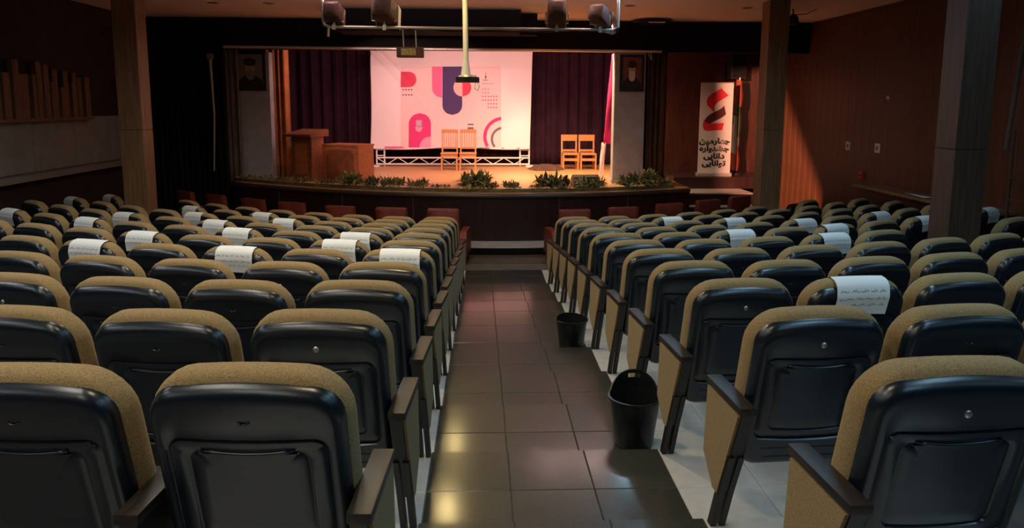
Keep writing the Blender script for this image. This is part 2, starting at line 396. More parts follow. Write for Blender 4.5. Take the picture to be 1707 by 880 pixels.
socket_me = MB().tube([(-.018+.036*i/6, lean(-.004, .932), .937-.009*(1-(2*i/6-1)**2)) for i in range(7)], [.001]+[.0035]*5+[.001], 6).mesh('badge_socket', M['shell'], 'all')
def standard(side):             # side +1: aisle lies at +X
    x0, x1 = side*.294, side*.346
    b = MB(); a, c = min(x0, x1), max(x0, x1)
    b.prism([(.0, .655), (.36, .655), (.375, .33), (.24, .21), (.19, .21)], a, c, 'x')
    body = b.mesh('side_frame', M['frame'])
    f = MB().prism([(.012, .645), (.365, .645), (.385, .32), (.255, .20), (.205, .20)], *sorted((side*.346, side*.360)), axis='x').mesh('side_panel', M['fabric'])
    legs = []
    for xx in (.342, .300):
        l = MB(); hw = .013
        for_ = []
        l.rings([[(side*xx-hw, y-.02, z), (side*xx+hw, y-.02, z), (side*xx+hw, y+.025, z), (side*xx-hw, y+.025, z)] for y, z in ((.11, .42), (.20, .22), (.285, 0))])
        legs.append(l.mesh('leg', M['frame']))
    arm = MB().box((min(side*.29, side*.362), -.015, .655), (max(side*.29, side*.362), .385, .688), .007).mesh('armrest', M['arm'], 30)
    return body, f, legs, arm
STD = {1: standard(1), -1: standard(-1)}
def make_seat(name, side, end):
    t = thing(name, '', 'seat')
    link('back_cushion', cush_me, t); sh = link('back_shell', shell_me, t)
    link('pocket_lip', lip_me, sh); link('lower_ridge', low_me, sh)
    link('seat_cushion', pad_me, t); link('seat_pan', pan_me, t)
    body, f, legs, arm = STD[side]
    link('side_frame', body, t); link('armrest', arm, t)
    for l in legs: link('leg', l, t)
    if end: link('side_panel', f, t)
    return t
ORD = 'nearest second third fourth fifth sixth seventh eighth ninth tenth eleventh'.split()
PAPERS = {(-1, 4, 0), (-1, 4, 2), (-1, 4, 4), (-1, 5, 1), (-1, 6, 1), (-1, 5, 4), (-1, 6, 3), (-1, 7, 4), (-1, 8, 5), (-1, 9, 6), (-1, 6, 6), (-1, 7, 6), (-1, 9, 4), (-1, 8, 3), (-1, 8, 9), (-1, 9, 9), (-1, 6, 8),
          (1, 9, 2), (1, 8, 3), (1, 6, 2), (1, 7, 4), (1, 5, 3), (1, 6, 4), (1, 7, 6), (1, 6, 6), (1, 5, 6), (1, 6, 8), (1, 2, 1)}
SCREW = {(-1, 1, 0), (1, 1, 0), (1, 0, 0), (1, 2, 0), (-1, 3, 1), (-1, 2, 3)}
def where(side, k, j):
    a = 'left' if side < 0 else 'right'
    row = 'nearest row' if k == 0 else ORD[k]+' row from camera'
    st = 'aisle end seat' if j == 0 else ORD[j]+' seat from aisle'
    return a, row, st
protos = {}
paper_me = {}
def paper_mesh(seed, big):
    rnd = random.Random(seed)
    wd = .31; ln_b = rnd.uniform(.10, .155) if not big else .125
    x0 = rnd.uniform(-.16, .0)-.075 if not big else -.135
    sk = rnd.uniform(-.03, .03) if not big else -.035
    path = [(.185, 1.046), (.15, 1.073), (.11, 1.090), (.065, 1.085), (.035, 1.072), (.012, 1.055), (-.006, 1.025)]
    path = [(lean(y, z) if False else y-.005*0+SH*(1.05-z), z) for y, z in path]
    n = 5
    for i in range(1, n+1):
        z = 1.02-ln_b*i/n; path.append((lean(-.018-.006*i/n, z), z))
    def f(u, v):
        t = v*(len(path)-1); i = min(int(t), len(path)-2); a = t-i
        y = path[i][0]*(1-a)+path[i+1][0]*a; z = path[i][1]*(1-a)+path[i+1][1]*a
        x = x0+wd*u+sk*v
        z += .010*(1-min(1, (x/.28)**2))-.010
        y -= (.010*(u-.5)**2*4)*max(0, v-.5)*2*rnd_c
        return (x, y, z)
    rnd_c = rnd.uniform(.3, 1.6)
    g = MB().grid(f, 8, 22)
    me = g.mesh('paper_sign', M['paper'], 'all')
    # handwriting: cursive strokes lying on the hanging half of the sheet
    ink = MB()
    for ln in range(3):
        v0 = .54+.13*ln; u = .93
        end = (.12, .10, .40)[ln]
        while u > end:
            L = rnd.uniform(.07, .17); m_ = 8; ph = rnd.uniform(0, 6)
            up, dn = [], []
            for i in range(m_+1):
                uu = u-L*i/m_; vv = v0+.012*math.sin(ph+i*2.1)-.010*math.sin(ph+i*.7)
                hw = .0035+.003*abs(math.sin(i*1.3+ph))
                a = Vector(f(uu, vv-hw)); b = Vector(f(uu, vv+hw)); a.y -= .0012; b.y -= .0012
                up.append(a); dn.append(b)
            ink.add(up+dn, [(i, i+1, m_+2+i, m_+1+i) for i in range(m_)])
            if rnd.random() < .6:
                uu = u-L*.5; vv = v0-.035
                q = [Vector(f(uu+a, vv+b)) for a, b in ((0, 0), (.012, 0), (.012, .012), (0, .012))]
                for p in q: p.y -= .0012
                ink.add(q, [(0, 1, 2, 3)])
            u -= L+rnd.uniform(.02, .05)
    return me, ink.mesh('handwriting', M['ink'])
used_proto = set()
for side, x0 in ((-1, -.6728), (1, 1.4157)):
    for k in range(11):
        for j in range(10):
            X = x0+side*j*.6546; Yb = Y0+k*PITCH+arc(k, X)
            rel = Vector((X, Yb, rowz(k)+1.0))-EYE
            dpt = rel.dot(FW); u = IW/2+F*rel.dot(RT2)/dpt
            if u < -230 or u > IW+260 or X < WLX+.62 or X > WRX-.45: continue
            if Yb > 13.4: continue
            yaw = math.atan(2*(.0222+.0045*k)*(X-XM))
            if any(math.hypot(X-a, Yb+.15-b) < .56 for a, b in PILL): continue
            key = (-side, j == 0)
            if key not in protos:
                o = protos[key] = make_seat('auditorium_seat', -side, j == 0)
            else: o = copy_tree(protos[key])
            o.location = (X, Yb, rowz(k)+(.009 if j == 0 else .0)); o.rotation_euler = (0, 0, yaw)
            a, row, st = where(side, k, j)
            o['label'] = f'tan auditorium seat {a} of aisle, {row}, {st}'
            o['group'] = 'auditorium seats '+a+' of the aisle'
            for ch in list(o.children):
                if ch.name.startswith('badge'): bpy.data.objects.remove(ch)
            if k < 6 and (side, k, j) != (1, 2, 1):
                if (side, k, j) in SCREW: link('badge', badge_me, o)
                else: link('badge_socket', socket_me, o)
            if (side, k, j) in PAPERS:
                sd = hash((side, k, j)) % 5; big = (side, k, j) == (1, 2, 1)
                kk = 'big' if big else sd
                if kk not in paper_me: paper_me[kk] = paper_mesh(11+sd, big)
                p = link('paper_sign', paper_me[kk][0]); p.location = o.location; p.rotation_euler = o.rotation_euler
                tag(p, f'paper sign on seat {a} of aisle, {row}, {st.replace(" seat", "")}', 'paper sign', 'paper signs on the seat backs')
                link('handwriting', paper_me[kk][1], p)

# red armchairs of the front row
def red_chair_parts():
    b = []
    b.append(('backrest', MB().rings([[(x, y+.12*(1.03-z), z) for x, z in rrect(hw, z0, z1, .03, 4)] for hw, z0, z1, y in ((.26, .37, 1.0, .0), (.285, .33, 1.03, .02), (.285, .33, 1.03, .11), (.265, .35, 1.01, .13))]).mesh('backrest', M['red'], 40)))
    b.append(('seat', MB().box((-.28, .20, .28), (.28, .74, .46), .03).mesh('seat', M['red'], 40)))
    for s in (-1, 1):
        b.append(('arm', MB().prism([(.05, .16), (.74, .16), (.74, .56), (.72, .60), (.66, .625), (.16, .625), (.10, .60), (.05, .5)], *sorted((s*.29, s*.41)), axis='x').mesh('arm', M['red'])))
    b.append(('plinth', MB().box((-.38, .10, 0), (.38, .70, .16)).mesh('plinth', M['frame'])))
    b.append(('back_board', MB().box((-.24, .095, .20), (.24, .12, .36)).mesh('back_board', M['frame'])))
    return b
rp = red_chair_parts()
RED = [(-1, n, px, py) for n, (px, py) in enumerate([(738, 348), (650, 346), (564, 343), (482, 337), (417, 331), (354, 324), (303, 318)])] + \
      [(1, n, px, py) for n, (px, py) in enumerate([(960, 349), (1042, 345), (1120, 339), (1185, 333), (1238, 327)])]
for side, n, px, py in RED:
    q = PZ(px, py, 1.04)
    o = thing('red_armchair', f'red upholstered front row armchair {"left" if side < 0 else "right"} of the aisle, {"at the aisle end" if n == 0 else ORD[n]+" from the aisle"}', 'armchair', (q.x, q.y, 0), .115*(q.x-XM)*.9, 'red front row armchairs')
    for nm, me in rp: link(nm, me, o)

# waste bins in the aisle
def waste_bin(loc, s, rz, label, tall=.10, hole=True):
    t = thing('waste_bin', label, 'bin', loc, rz)
    pr = [(.100, 0), (.108, .01), (.140, .27), (.150, .275), (.150, .285), (.138, .285), (.104, .02), (.0, .018)]
    MB().lathe([(r*s, h*s) for r, h in pr], (0, 0, 0), 28).build('bucket', M['bin'], t, 35)
    # raised back plate with a handle hole
    n = 14; R0 = .146*s
    outer, inner = [], []
    b = MB(); vs = []; fs = []
    def hh(a): return (.285+tall*max(0, math.cos(a*1.25))**.8)*s
    M_ = 20
    for side_r in (R0, R0-.008*s):
        for i in range(M_+1):
            a = -1.25+2.5*i/M_; x = side_r*math.sin(a); y = -side_r*math.cos(a)
            lo = .275*s; hi = hh(a)
            zs = [lo, lo+(hi-lo)*.55, lo+(hi-lo)*.8, hi]
            for z in zs: vs.append((x, y, z))
    W_ = 4; off = (M_+1)*W_
    for i in range(M_):
        for q in range(3):
            if not hole: pass
            elif q == 1 and 8 <= i <= 11: continue
            for o_ in (0, off): fs.append((o_+i*W_+q, o_+(i+1)*W_+q, o_+(i+1)*W_+q+1, o_+i*W_+q+1))
        fs.append((i*W_+3, (i+1)*W_+3, off+(i+1)*W_+3, off+i*W_+3))
    b.add(vs, fs).build('handle_plate', M['bin'], t, 35)
    return t
waste_bin((.945, 4.36, rowz(3)+.011), 1.12, R(170), 'black plastic waste bin in the aisle, nearer the camera')
waste_bin((.875, 7.02, rowz(6)+.011), 1.08, R(190), 'black plastic waste bin in the aisle, farther from the camera', .02, False)

# ------------------------------------------------------------------ stage
STZ = 1.12
def bow(X): return 14.58+.062*(X-.43)**2
XSL, XSR = -5.95, 4.45
st = MB(); n = 40
xs2 = [XSL+(XSR-XSL)*i/n for i in range(n+1)]
poly = [(x, bow(x)+.06) for x in xs2]+[(XSR, 23.2), (XSL, 23.2)]
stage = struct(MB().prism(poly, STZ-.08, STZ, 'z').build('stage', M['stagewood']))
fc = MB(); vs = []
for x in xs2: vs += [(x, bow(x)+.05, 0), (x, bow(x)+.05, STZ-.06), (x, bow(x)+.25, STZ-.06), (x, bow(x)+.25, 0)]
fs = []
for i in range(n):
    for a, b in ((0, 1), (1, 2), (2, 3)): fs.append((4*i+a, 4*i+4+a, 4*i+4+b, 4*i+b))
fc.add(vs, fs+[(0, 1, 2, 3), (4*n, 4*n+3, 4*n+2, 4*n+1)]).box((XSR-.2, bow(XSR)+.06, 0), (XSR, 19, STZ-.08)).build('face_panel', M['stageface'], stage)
rm = []
for x in xs2: y = bow(x); rm.append([(x, y, STZ-.085), (x, y-.012, STZ-.05), (x, y, STZ-.012), (x, y+.16, STZ-.008), (x, y+.16, STZ-.085)])
MB().rings(rm).build('rim', M['rim'], stage, 30)
# vertical joints of the face
for x in (-4.4, -2.9, -1.4, 1.55, 3.0):
    MB().box((x-.012, bow(x)+.035, .16), (x+.012, bow(x)+.05, STZ-.09)).build('batten', M['rim'], stage)
# low step before the stage
MB().prism([(x, bow(x)-.62) for x in xs2]+[(x, bow(x)+.05) for x in xs2[::-1]], 0, .14, 'z').build('step', M['blackpaint'], stage)
MB().prism([(x, bow(x)-.63) for x in xs2]+[(x, bow(x)+.05) for x in xs2[::-1]], .14, .152, 'z').build('step_tread', M['post'], stage)  # tread made pale: light on the step's top put into its colour

# fascia above the stage mouth and side walls of the stage house
PY = 16.4
zrod = P(780, 82, PY).z
fas = struct(MB().box((WLX, PY+.15, zrod-.02), (WRX, PY+.35, CEIL+.3)).build('trim_2', M['blackpaint']))
struct(MB().box((P(1110, 200, 19.4).x, 19.4, 0), (WRX, 19.55, CEIL+1.4)).build('wall_stage_right', M['wooddk']))
struct(MB().box((WLX, PY+.35, 6.0), (WRX, 23.4, 6.2)).build('ceiling_stage', M['blackpaint']))
M['rodmetal'] = mat('rod_metal', (.62, .58, .55), .3, .6, metal=.5)
rod = thing('curtain_rod', 'long chrome rod across the top of the stage opening', 'rod', (0, PY, zrod))
a, b = P(373, 78, PY), P(1102, 86, PY)
MB().tube([a-rod.location, b-rod.location], .030, 10).build('tube', M['rodmetal'], rod, True)
for t_ in [(.0), (.165), (.33), (.5), (.665), (.83), (1.0)]:
    q = a.lerp(b, t_)-rod.location
    MB().box((q.x-.02, -.0, q.z-.02), (q.x+.02, .15, q.z+.03)).build('bracket', M['steel'], rod)
# posts with portraits
def post(p0, p1, m, label, Y=PY+.16, w2=None):
    x0, x1 = P(p0, 200, Y).x, P(p1, 200, Y).x
    t = thing('stage_post', label, 'post', ((x0+x1)/2, Y+.15, STZ))
    hw = (x1-x0)/2; H = zrod-.04-STZ
    MB().box((-hw, -.15, 0), (hw, .15, H), .01).build('shaft', m, t)
    MB().box((-hw-.02, -.17, 0), (hw+.02, .17, .08)).build('foot', m, t)
    return t
post(401, 452, M['post'], 'pale grey square post at left of the stage, under a portrait', PY+.72)
post(1023, 1074, M['post'], 'pale grey square post at right of the stage, under a portrait')
def portrait(x0, y0, x1, y1, Y, label, bg, beardm, dark_turban=True):
    a, b = P(x0, y1, Y), P(x1, y0, Y); c = (a+b)/2; hw, hh = (b.x-a.x)/2, (b.z-a.z)/2
    t = thing('framed_portrait', label, 'portrait', (c.x, Y, c.z-hh))
    H = 2*hh; f = .06
    fr = MB().box((-hw, 0, 0), (-hw+f, .04, H)).box((hw-f, 0, 0), (hw, .04, H)).box((-hw+f, 0, 0), (hw-f, .04, f)).box((-hw+f, 0, H-f), (hw-f, .04, H))
    fr.build('picture_frame', M['dark'], t)
    pc = MB(); pc.box((-hw+f, .02, f), (hw-f, .035, H-f))
    iw = hw-f
    def ell(cx, cz, rx, rz, y, m, n=20):
        pc.m = m; pc.add([(cx+rx*math.cos(2*math.pi*i/n), y, cz+rz*math.sin(2*math.pi*i/n)) for i in range(n)], [tuple(range(n))])
    pc.m = 1; pc.add([(-iw, .019, f), (iw, .019, f), (iw*.92, .019, H*.26), (iw*.35, .019, H*.40), (-iw*.35, .019, H*.40), (-iw*.92, .019, H*.26)], [tuple(range(6))])
    ell(0, H*.40, iw*.34, H*.13, .018, 3)
    ell(0, H*.56, iw*.36, H*.16, .017, 2)
    ell(0, H*.45, iw*.34, H*.105, .016, 3)
    ell(0, H*.735, iw*.50, H*.10, .015, 1); ell(0, H*.69, iw*.42, H*.06, .0155, 1)
    for s in (-1, 1): ell(s*iw*.14, H*.585, iw*.07, H*.012, .014, 1, 10)
    ell(0, H*.535, iw*.05, H*.035, .0145, 3, 10)
    pc.build('picture', [bg, M['robe'], M['skin'], beardm], t)
    return t
portrait(392, 86, 441, 151, PY+.66, 'framed portrait of turbaned person with dark beard, on left stage post', M['pbg'], mat('portrait_dark_beard', (.30, .25, .23), .6, .3))
portrait(1033, 91, 1075, 152, PY+.10, 'framed portrait of turbaned person with white beard, on right stage post', M['pbg2'], M['beard'])

def curtain(name, label, x0, x1, ztop, zbot, Y, m, folds, amp=.07, bend=None, gath=0):
    n = int(folds*10)
    rnd = random.Random(int(x0*97)+int(folds)); ph = [rnd.uniform(-.5, .5) for _ in range(20)]
    def f(u, v):
        a = u*folds*2*math.pi+ph[int(u*18)]*.0+.5*math.sin(u*11+ph[0]*5)
        yy = Y+amp*(math.sin(a)+.3*math.sin(2.3*a+1))*(1-.25*v)
        x = x0+(x1-x0)*u+gath*v*(u-.5)
        if bend: x += bend(v)
        return (x, yy, ztop+(zbot-ztop)*v)
    o = MB().grid(f, n, 10).build(name, m, None, 'all')
    md = o.modifiers.new('thick', 'SOLIDIFY'); md.thickness = .012
    return tag(o, label, 'curtain')
BY = 21.0
ztop = 5.2
curtain('stage_curtain', 'dark purple folded curtain at the back left of the stage', P(455, 200, 21.9).x, P(735, 200, 21.9).x, ztop, STZ+.03, 21.9, M['purple'], 15, .10)
curtain('stage_curtain', 'dark purple folded curtain at the back right of the stage, behind two chairs', P(775, 200, 21.7).x, P(1060, 200, 21.7).x, ztop, STZ+.03, 21.7, M['purple'], 15, .06)
curtain('side_curtain', 'rust brown side curtain by the left stage post and lectern', P(444, 200, 17.6).x, P(484, 200, 17.6).x, CZ+1.6, STZ+.02, 17.6, M['orange'], 4.5, .06)
curtain('side_curtain', 'brown side curtain right of the right stage post', P(1078, 200, 16.75).x, P(1110, 200, 16.75).x, CZ+1.35, STZ+.02, 16.75, M['brown'], 3.5, .05)
curtain('side_curtain', 'narrow grey brown curtain left of the left stage post', P(375, 200, 16.75).x, P(400, 200, 16.75).x, CZ+1.35, STZ+.02, 16.75, M['postdk'], 3, .03)
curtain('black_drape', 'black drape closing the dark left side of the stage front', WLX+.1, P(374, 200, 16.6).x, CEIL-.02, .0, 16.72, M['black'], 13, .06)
# magenta cloth strip along the right post
x0, x1 = P(1014, 200, 16.9).x, P(1031, 200, 16.9).x
o = MB().grid(lambda u, v: (x0+.06+(x1-x0)*u*(1-.25*v)-.16*v, 16.95+.03*math.sin(6*u+5*v), zrod-.05-v*(zrod-.05-P(1018, 240, 16.9).z)), 6, 12).build('cloth_strip', M['magenta'], None, 'all')
o.modifiers.new('thick', 'SOLIDIFY').thickness = .01
tag(o, 'magenta cloth strip hanging beside the right stage post', 'cloth')
o = MB().grid(lambda u, v: (x0-.13+.10*u-.05*v, 16.97+.03*math.sin(6*u+5*v), P(1018, 238, 16.9).z+(STZ+.02-P(1018, 238, 16.9).z)*v), 5, 10).build('cloth_strip', M['bannerpanel'], None, 'all')
o.modifiers.new('thick', 'SOLIDIFY').thickness = .01
tag(o, 'pale peach cloth strip below the magenta one, beside the right stage post', 'cloth')
# vertical light tube in the dark left corner
a, b = P(350, 97, 16.45), P(357, 285, 16.45)
tt = thing('wall_tube', 'thin pale vertical tube on the black drape at left', 'tube', (a.x, 16.45, b.z))
MB().tube([(0, 0, a.z-b.z), (.03, 0, (a.z-b.z)*.5), (b.x-a.x, 0, 0)], [.035, .022, .018], 8).build('tube', M['steel'], tt, True)
MB().box((-.06, -.04, a.z-b.z-.02), (.06, .06, a.z-b.z+.10)).build('bracket', M['ledge'], tt)

# ------------------------------------------------------------------ festival backdrop with its truss
bz1, bz0 = P(750, 84, BY).z, P(750, 248, BY).z
bx0, bx1 = P(618, 165, BY).x, P(886, 165, BY).x
def bsurf(px, py, off=0):       # point of the backdrop, in the photo's own print layout
    q = P(px, py, BY)
    y = BY+.035*math.sin(q.x*2.1+q.z*1.3)+.02*math.sin(q.x*5.0-q.z*3.1)
    d = (px-618)*.55-(py-84); e = (px-640)*1.0-(py-95)
    if px < 720: y += .085*math.exp(-(e/7)**2)*(1-(px-618)/110)+.06*math.exp(-((e+18)/7)**2)*max(0, 1-(px-618)/90)
    return (q.x, y-off, q.z)
bd = thing('festival_backdrop', 'large pink and white printed backdrop hanging at the back of the stage', 'backdrop', ((bx0+bx1)/2, BY, STZ))
def bl(pt): return tuple(Vector(pt)-bd.location)
mbk = MB().grid(lambda u, v: bl(bsurf(617+271*u-(0 if True else 0)+2*math.sin(v*3)*(1-u)-5*v*u, 84+164*v+1.5*math.sin(u*9)*v)), 160, 90)
o = mbk.build('cloth', M['bannerwhite'], bd, 'all'); o.modifiers.new('thick', 'SOLIDIFY').thickness = .006
pr = MB(); pmats = ['bannerpanel', 'p_red', 'p_rose', 'p_navy', 'p_peach', 'p_pink', 'p_light', 'p_grey', 'p_silver']
def fill(pts, m, off):          # a printed shape: horizontal strips between left and right edge
    pr.m = pmats.index(m); pr.add([bl(bsurf(x, y, off)) for x, y in pts], [tuple(range(len(pts)))])
def strip(fn_l, fn_r, y0, y1, m, off, n=14, nu=8):
    pr.m = pmats.index(m)
    pr.grid(lambda u, v: bl(bsurf(fn_l(y0+(y1-y0)*v)*(1-u)+fn_r(y0+(y1-y0)*v)*u, y0+(y1-y0)*v, off)), nu, n)
strip(lambda y: 668, lambda y: 835, 111, 246, 'bannerpanel', .008, 80, 100)
cir = lambda cx, cyy, r, y: math.sqrt(max(0, r*r-(y-cyy)**2))
strip(lambda y: 668, lambda y: 681+cir(0, 132.5, 13.2, y), 119.5, 145.5, 'p_red', .013)
strip(lambda y: 720 if y < 146 else 737-cir(0, 146, 17, y), lambda y: 737, 111, 163, 'p_rose', .013, 24)
strip(lambda y: 737.5 if y < 175 else 754-cir(0, 175, 16.5, y), lambda y: 770.5 if y < 175 else 754+cir(0, 175, 16.5, y), 111, 191.5, 'p_navy', .014, 34)
strip(lambda y: 771-cir(0, 146, 15, y), lambda y: 771, 131, 161, 'p_peach', .017, 20)
strip(lambda y: 771, lambda y: 771+cir(0, 146, 14.5, y), 131.5, 160.5, 'p_red', .017, 20)
strip(lambda y: 681.5 if y > 207 else 700-cir(0, 207, 18.5, y), lambda y: 718.5 if y > 207 else 700+cir(0, 207, 18.5, y), 188.5, 245.5, 'p_pink', .013, 24)
strip(lambda y: 718.5-cir(0, 246, 19, y), lambda y: 718.5, 228, 245.5, 'p_light', .016, 12)
for x0_, y0_, x1_, y1_ in ((693.5, 200, 703.5, 210.5),): fill([(x0_, y0_), (x1_, y0_), (x1_, y1_), (x0_, y1_)], 'p_silver', .017)
fill([(696, 202.5), (701, 202.5), (701, 208), (696, 208)], 'bannerwhite' if False else 'p_light', .019)
fill([(692, 211.5), (705, 211.5), (703, 218), (698.5, 220), (694, 218)], 'p_light', .016)
def ringarc(cx, cyy, r0, r1, a0, a1, m, off, n=24):
    pr.m = pmats.index(m)
    pr.grid(lambda u, v: bl(bsurf(cx+(r0+(r1-r0)*u)*math.cos(R(a0+(a1-a0)*v)), cyy-(r0+(r1-r0)*u)*math.sin(R(a0+(a1-a0)*v)), off)), 2, n)
ringarc(839, 228, 28, 33.5, 97, 212, 'p_pink', .013)
ringarc(839, 232, 17, 21, 100, 222, 'p_grey', .013)
def tri(x, y, s, m): fill([(x-s, y-s*.9), (x+s, y-s*.9), (x, y+s)], m, .014)
for r_ in range(2):
    for c_ in range(4): tri(672.5+4.6*c_, 150+8.6*r_, 1.8, 'p_grey')
for r_, (c0, c1) in enumerate(((0, 3), (0, 3), (0, 6), (0, 6), (2, 6), (2, 6))):
    for c_ in range(c0, c1): tri(805+4.5*c_, 149+6.1*r_, 1.5, 'p_rose' if r_ < 2 else 'p_red')
fill([(779.5, 206.3), (789.5, 206.3), (789.5, 208.6), (779.5, 208.6)], 'p_grey', .013)
fill([(779.5, 212), (789.5, 212), (789.5, 219), (779.5, 219)], 'p_grey', .013)
for a_ in ((809.2, 121, 810.2, 125), (808.4, 126, 811, 131), (805, 133, 813.5, 134), (803, 139, 823, 139.6)): fill([(a_[0], a_[1]), (a_[2], a_[1]), (a_[2], a_[3]), (a_[0], a_[3])], 'p_grey', .013)
fill([(641, 244), (672, 244), (672, 247), (641, 247)], 'p_rose', .013); fill([(672, 245.8), (735, 244.6), (735, 246), (672, 247)], 'p_light', .018)
fill([(796, 246), (816, 246), (816, 247.6), (796, 247.6)], 'p_grey', .018); fill([(836, 246), (866, 246), (866, 247.6), (836, 247.6)], 'p_rose', .013)
pr.build('printed_design', [M[m] for m in pmats], bd, 'all')
# white truss that carries the backdrop
tr = thing('truss_frame', 'white lattice truss standing under the backdrop', 'truss', ((bx0+bx1)/2, BY+.05, STZ))
tx0, tx1 = bx0-tr.location.x+.12, bx1-tr.location.x-.05
for zz in (.06, .24):
    MB().tube([(tx0, -.02, zz), (tx1, -.02, zz)], .022, 8).build('chord', M['whitepaint'], tr, True)
k_ = 0; x = tx0
while x < tx1-.15:
    MB().tube([(x, -.02, .06 if k_ % 2 else .24), (x+.30, -.02, .24 if k_ % 2 else .06)], .012, 6).build('brace', M['whitepaint'], tr, True); x += .30; k_ += 1
for xx in (tx0, tx0+.22, tx1-.26, tx1):
    MB().tube([(xx, .03, 0), (xx, .03, bz1-STZ)], .024, 8).build('upright', M['whitepaint'], tr, True)
for xx in (tx0, tx1-.26):
    for q in range(3): MB().tube([(xx, .03, .30+.16*q), (xx+.24, .03, .30+.16*q)], .014, 6).build('rung', M['whitepaint'], tr, True)
for xx in (tx0, tx1): MB().box((xx-.10, -.25, 0), (xx+.10, .25, .03)).build('base_plate', M['whitepaint'], tr)

# chairs on the stage (facing the hall: front is -Y)
def slat_chair(loc, rz, label, top):
    t = thing('wooden_chair', label, 'chair', loc, rz, 'wooden chairs on the stage')
    m = M['beech']; W2 = .198
    if top == 'slats':
        H = top_h = 1.06
        for s in (-1, 1):
            MB().box((s*W2-.02, -.22, 0), (s*W2+.02, -.18, .44)).build('leg', m, t)
            MB().rings([[(s*W2-.02, y, z), (s*W2+.02, y, z), (s*W2+.02, y+.04, z), (s*W2-.02, y+.04, z)] for y, z in ((.24, 0), (.20, .44), (.29, H))]).build('leg', m, t)
        MB().box((-W2-.03, -.24, .44), (W2+.03, .22, .475), .008).build('seat', m, t)
        MB().box((-W2, -.215, .36), (W2, -.19, .44)).build('apron', m, t)
        MB().box((-W2-.02, .27, H-.07), (W2+.02, .31, H+.02), .01).build('top_rail', m, t)
        MB().box((-W2, .225, .56), (W2, .255, .61)).build('lower_rail', m, t)
        for i in range(6):
            x = -W2+.045+i*(2*W2-.09)/5
            MB().rings([[(x-.014, y, z), (x+.014, y, z), (x+.014, y+.015, z), (x-.014, y+.015, z)] for y, z in ((.232, .60), (.282, H-.06))]).build('slat', m, t)
    else:
        H = .91
        for s in (-1, 1):
            MB().box((s*W2-.022, -.22, 0), (s*W2+.022, -.18, .43)).build('leg', m, t)
            MB().rings([[(s*W2-.022, y, z), (s*W2+.022, y, z), (s*W2+.022, y+.04, z), (s*W2-.022, y+.04, z)] for y, z in ((.23, 0), (.20, .43), (.26, H))]).build('leg', m, t)
        MB().box((-W2-.01, -.23, .40), (W2+.01, .21, .45), .01).build('seat', m, t)
        MB().box((-W2, -.215, .24), (W2, -.19, .31)).build('stretcher', m, t)
        MB().box((-W2-.025, .225, H-.15), (W2+.025, .29, H+.02), .01).build('top_rail', m, t)
        MB().box((-W2, .21, .47), (W2, .235, .53)).build('lower_rail', m, t)
    return t
for px, lb in ((749, 'slatted wooden chair before the backdrop, the left of the pair'), (780, 'slatted wooden chair before the backdrop, the right of the pair')):
    q = PZ(px, 285, STZ); slat_chair((q.x, q.y+.2, STZ), 0, lb, 'slats')
for px, lb in ((951, 'open backed wooden chair before the purple curtain, the left of the pair'), (980.5, 'open backed wooden chair before the purple curtain, the right of the pair')):
    q = PZ(px, 283, STZ); slat_chair((q.x, q.y+.2, STZ), 0, lb, 'rail')

# lectern and desk
q = PZ(520, 304, STZ)
lc = thing('lectern', 'tall brown wooden lectern at the left of the stage', 'lectern', (q.x-.22, q.y+.62, STZ), R(-22))
MB().box((-.26, -.24, 0), (.26, .24, 1.0), .006).build('cabinet', M['deskdk'], lc)
MB().prism([(-.40, 1.0), (.34, 1.0), (.34, 1.16), (-.40, 1.06)], -.36, .36, 'x').build('sloped_top', M['deskdk'], lc)
MB().box((.26, -.24, 0), (.285, .24, 1.0)).build('side_board', M['deskwood'], lc)  # right face in lighter wood: its lit side put into the colour
MB().box((-.17, -.25, .15), (.17, -.241, .85)).build('front_panel', M['deskwood'], lc)
q = PZ(571, 303, STZ)
dk = thing('speaker_desk', 'reddish wooden desk with panelled front beside the lectern', 'desk', (q.x+.12, q.y+.36, STZ), R(-27))
MB().box((-.50, -.38, .80), (.50, .26, .84), .006).build('desktop', M['deskwood'], dk)
MB().box((-.47, -.36, 0), (.47, -.32, .80)).build('front_board', M['deskwood'], dk)
MB().prism([(-.38, .06), (.38, .06), (.38, .60), (.30, .72), (-.30, .72), (-.38, .60)], -.372, -.36).build('front_panel', M['deskdk'], dk)
for s in (-1, 1): MB().box((s*.48-.02, -.36, 0), (s*.48+.02, .22, .80)).build('side_board', M['deskwood'], dk)
# papers and objects by the lectern
MB().box((-.33, -.20, .78), (-.262, -.05, .95), .008).build('name_plate', M['bannerpanel'], lc)
# dark heap of cloth at the right end of the truss
q = PZ(912, 285, STZ)
hp = MB(); rnd = random.Random(3)
def heap(u, v):
    a = 2*math.pi*u; r = (1-v)*(1+.18*math.sin(5*a)+.1*math.sin(9*a+1)); return (q.x+.42*r*math.cos(a), q.y+.25+.25*r*math.sin(a), STZ+.005+.17*(1-(1-v)**2)+.02*math.sin(7*a)*(1-v))
hp.grid(heap, 28, 8); tag(hp.build('cloth_heap', M['brown'], None, 'all'), 'dark crumpled cloth heap on the stage beside the truss', 'cloth')
# stage monitor
q = PZ(978, 314, STZ)
mo = thing('stage_monitor', 'black wedge loudspeaker lying at the front edge of the stage', 'loudspeaker', (q.x, q.y+.25, STZ), R(4))
MB().prism([(-.20, 0), (.20, 0), (.20, .16), (.02, .27), (-.14, .23)], -.28, .28, 'x').build('cabinet', M['dark'], mo)
MB().prism([(.035, .25), (.185, .16), (.19, .168), (.04, .262)], -.25, .25, 'x').build('grille', M['black'], mo)
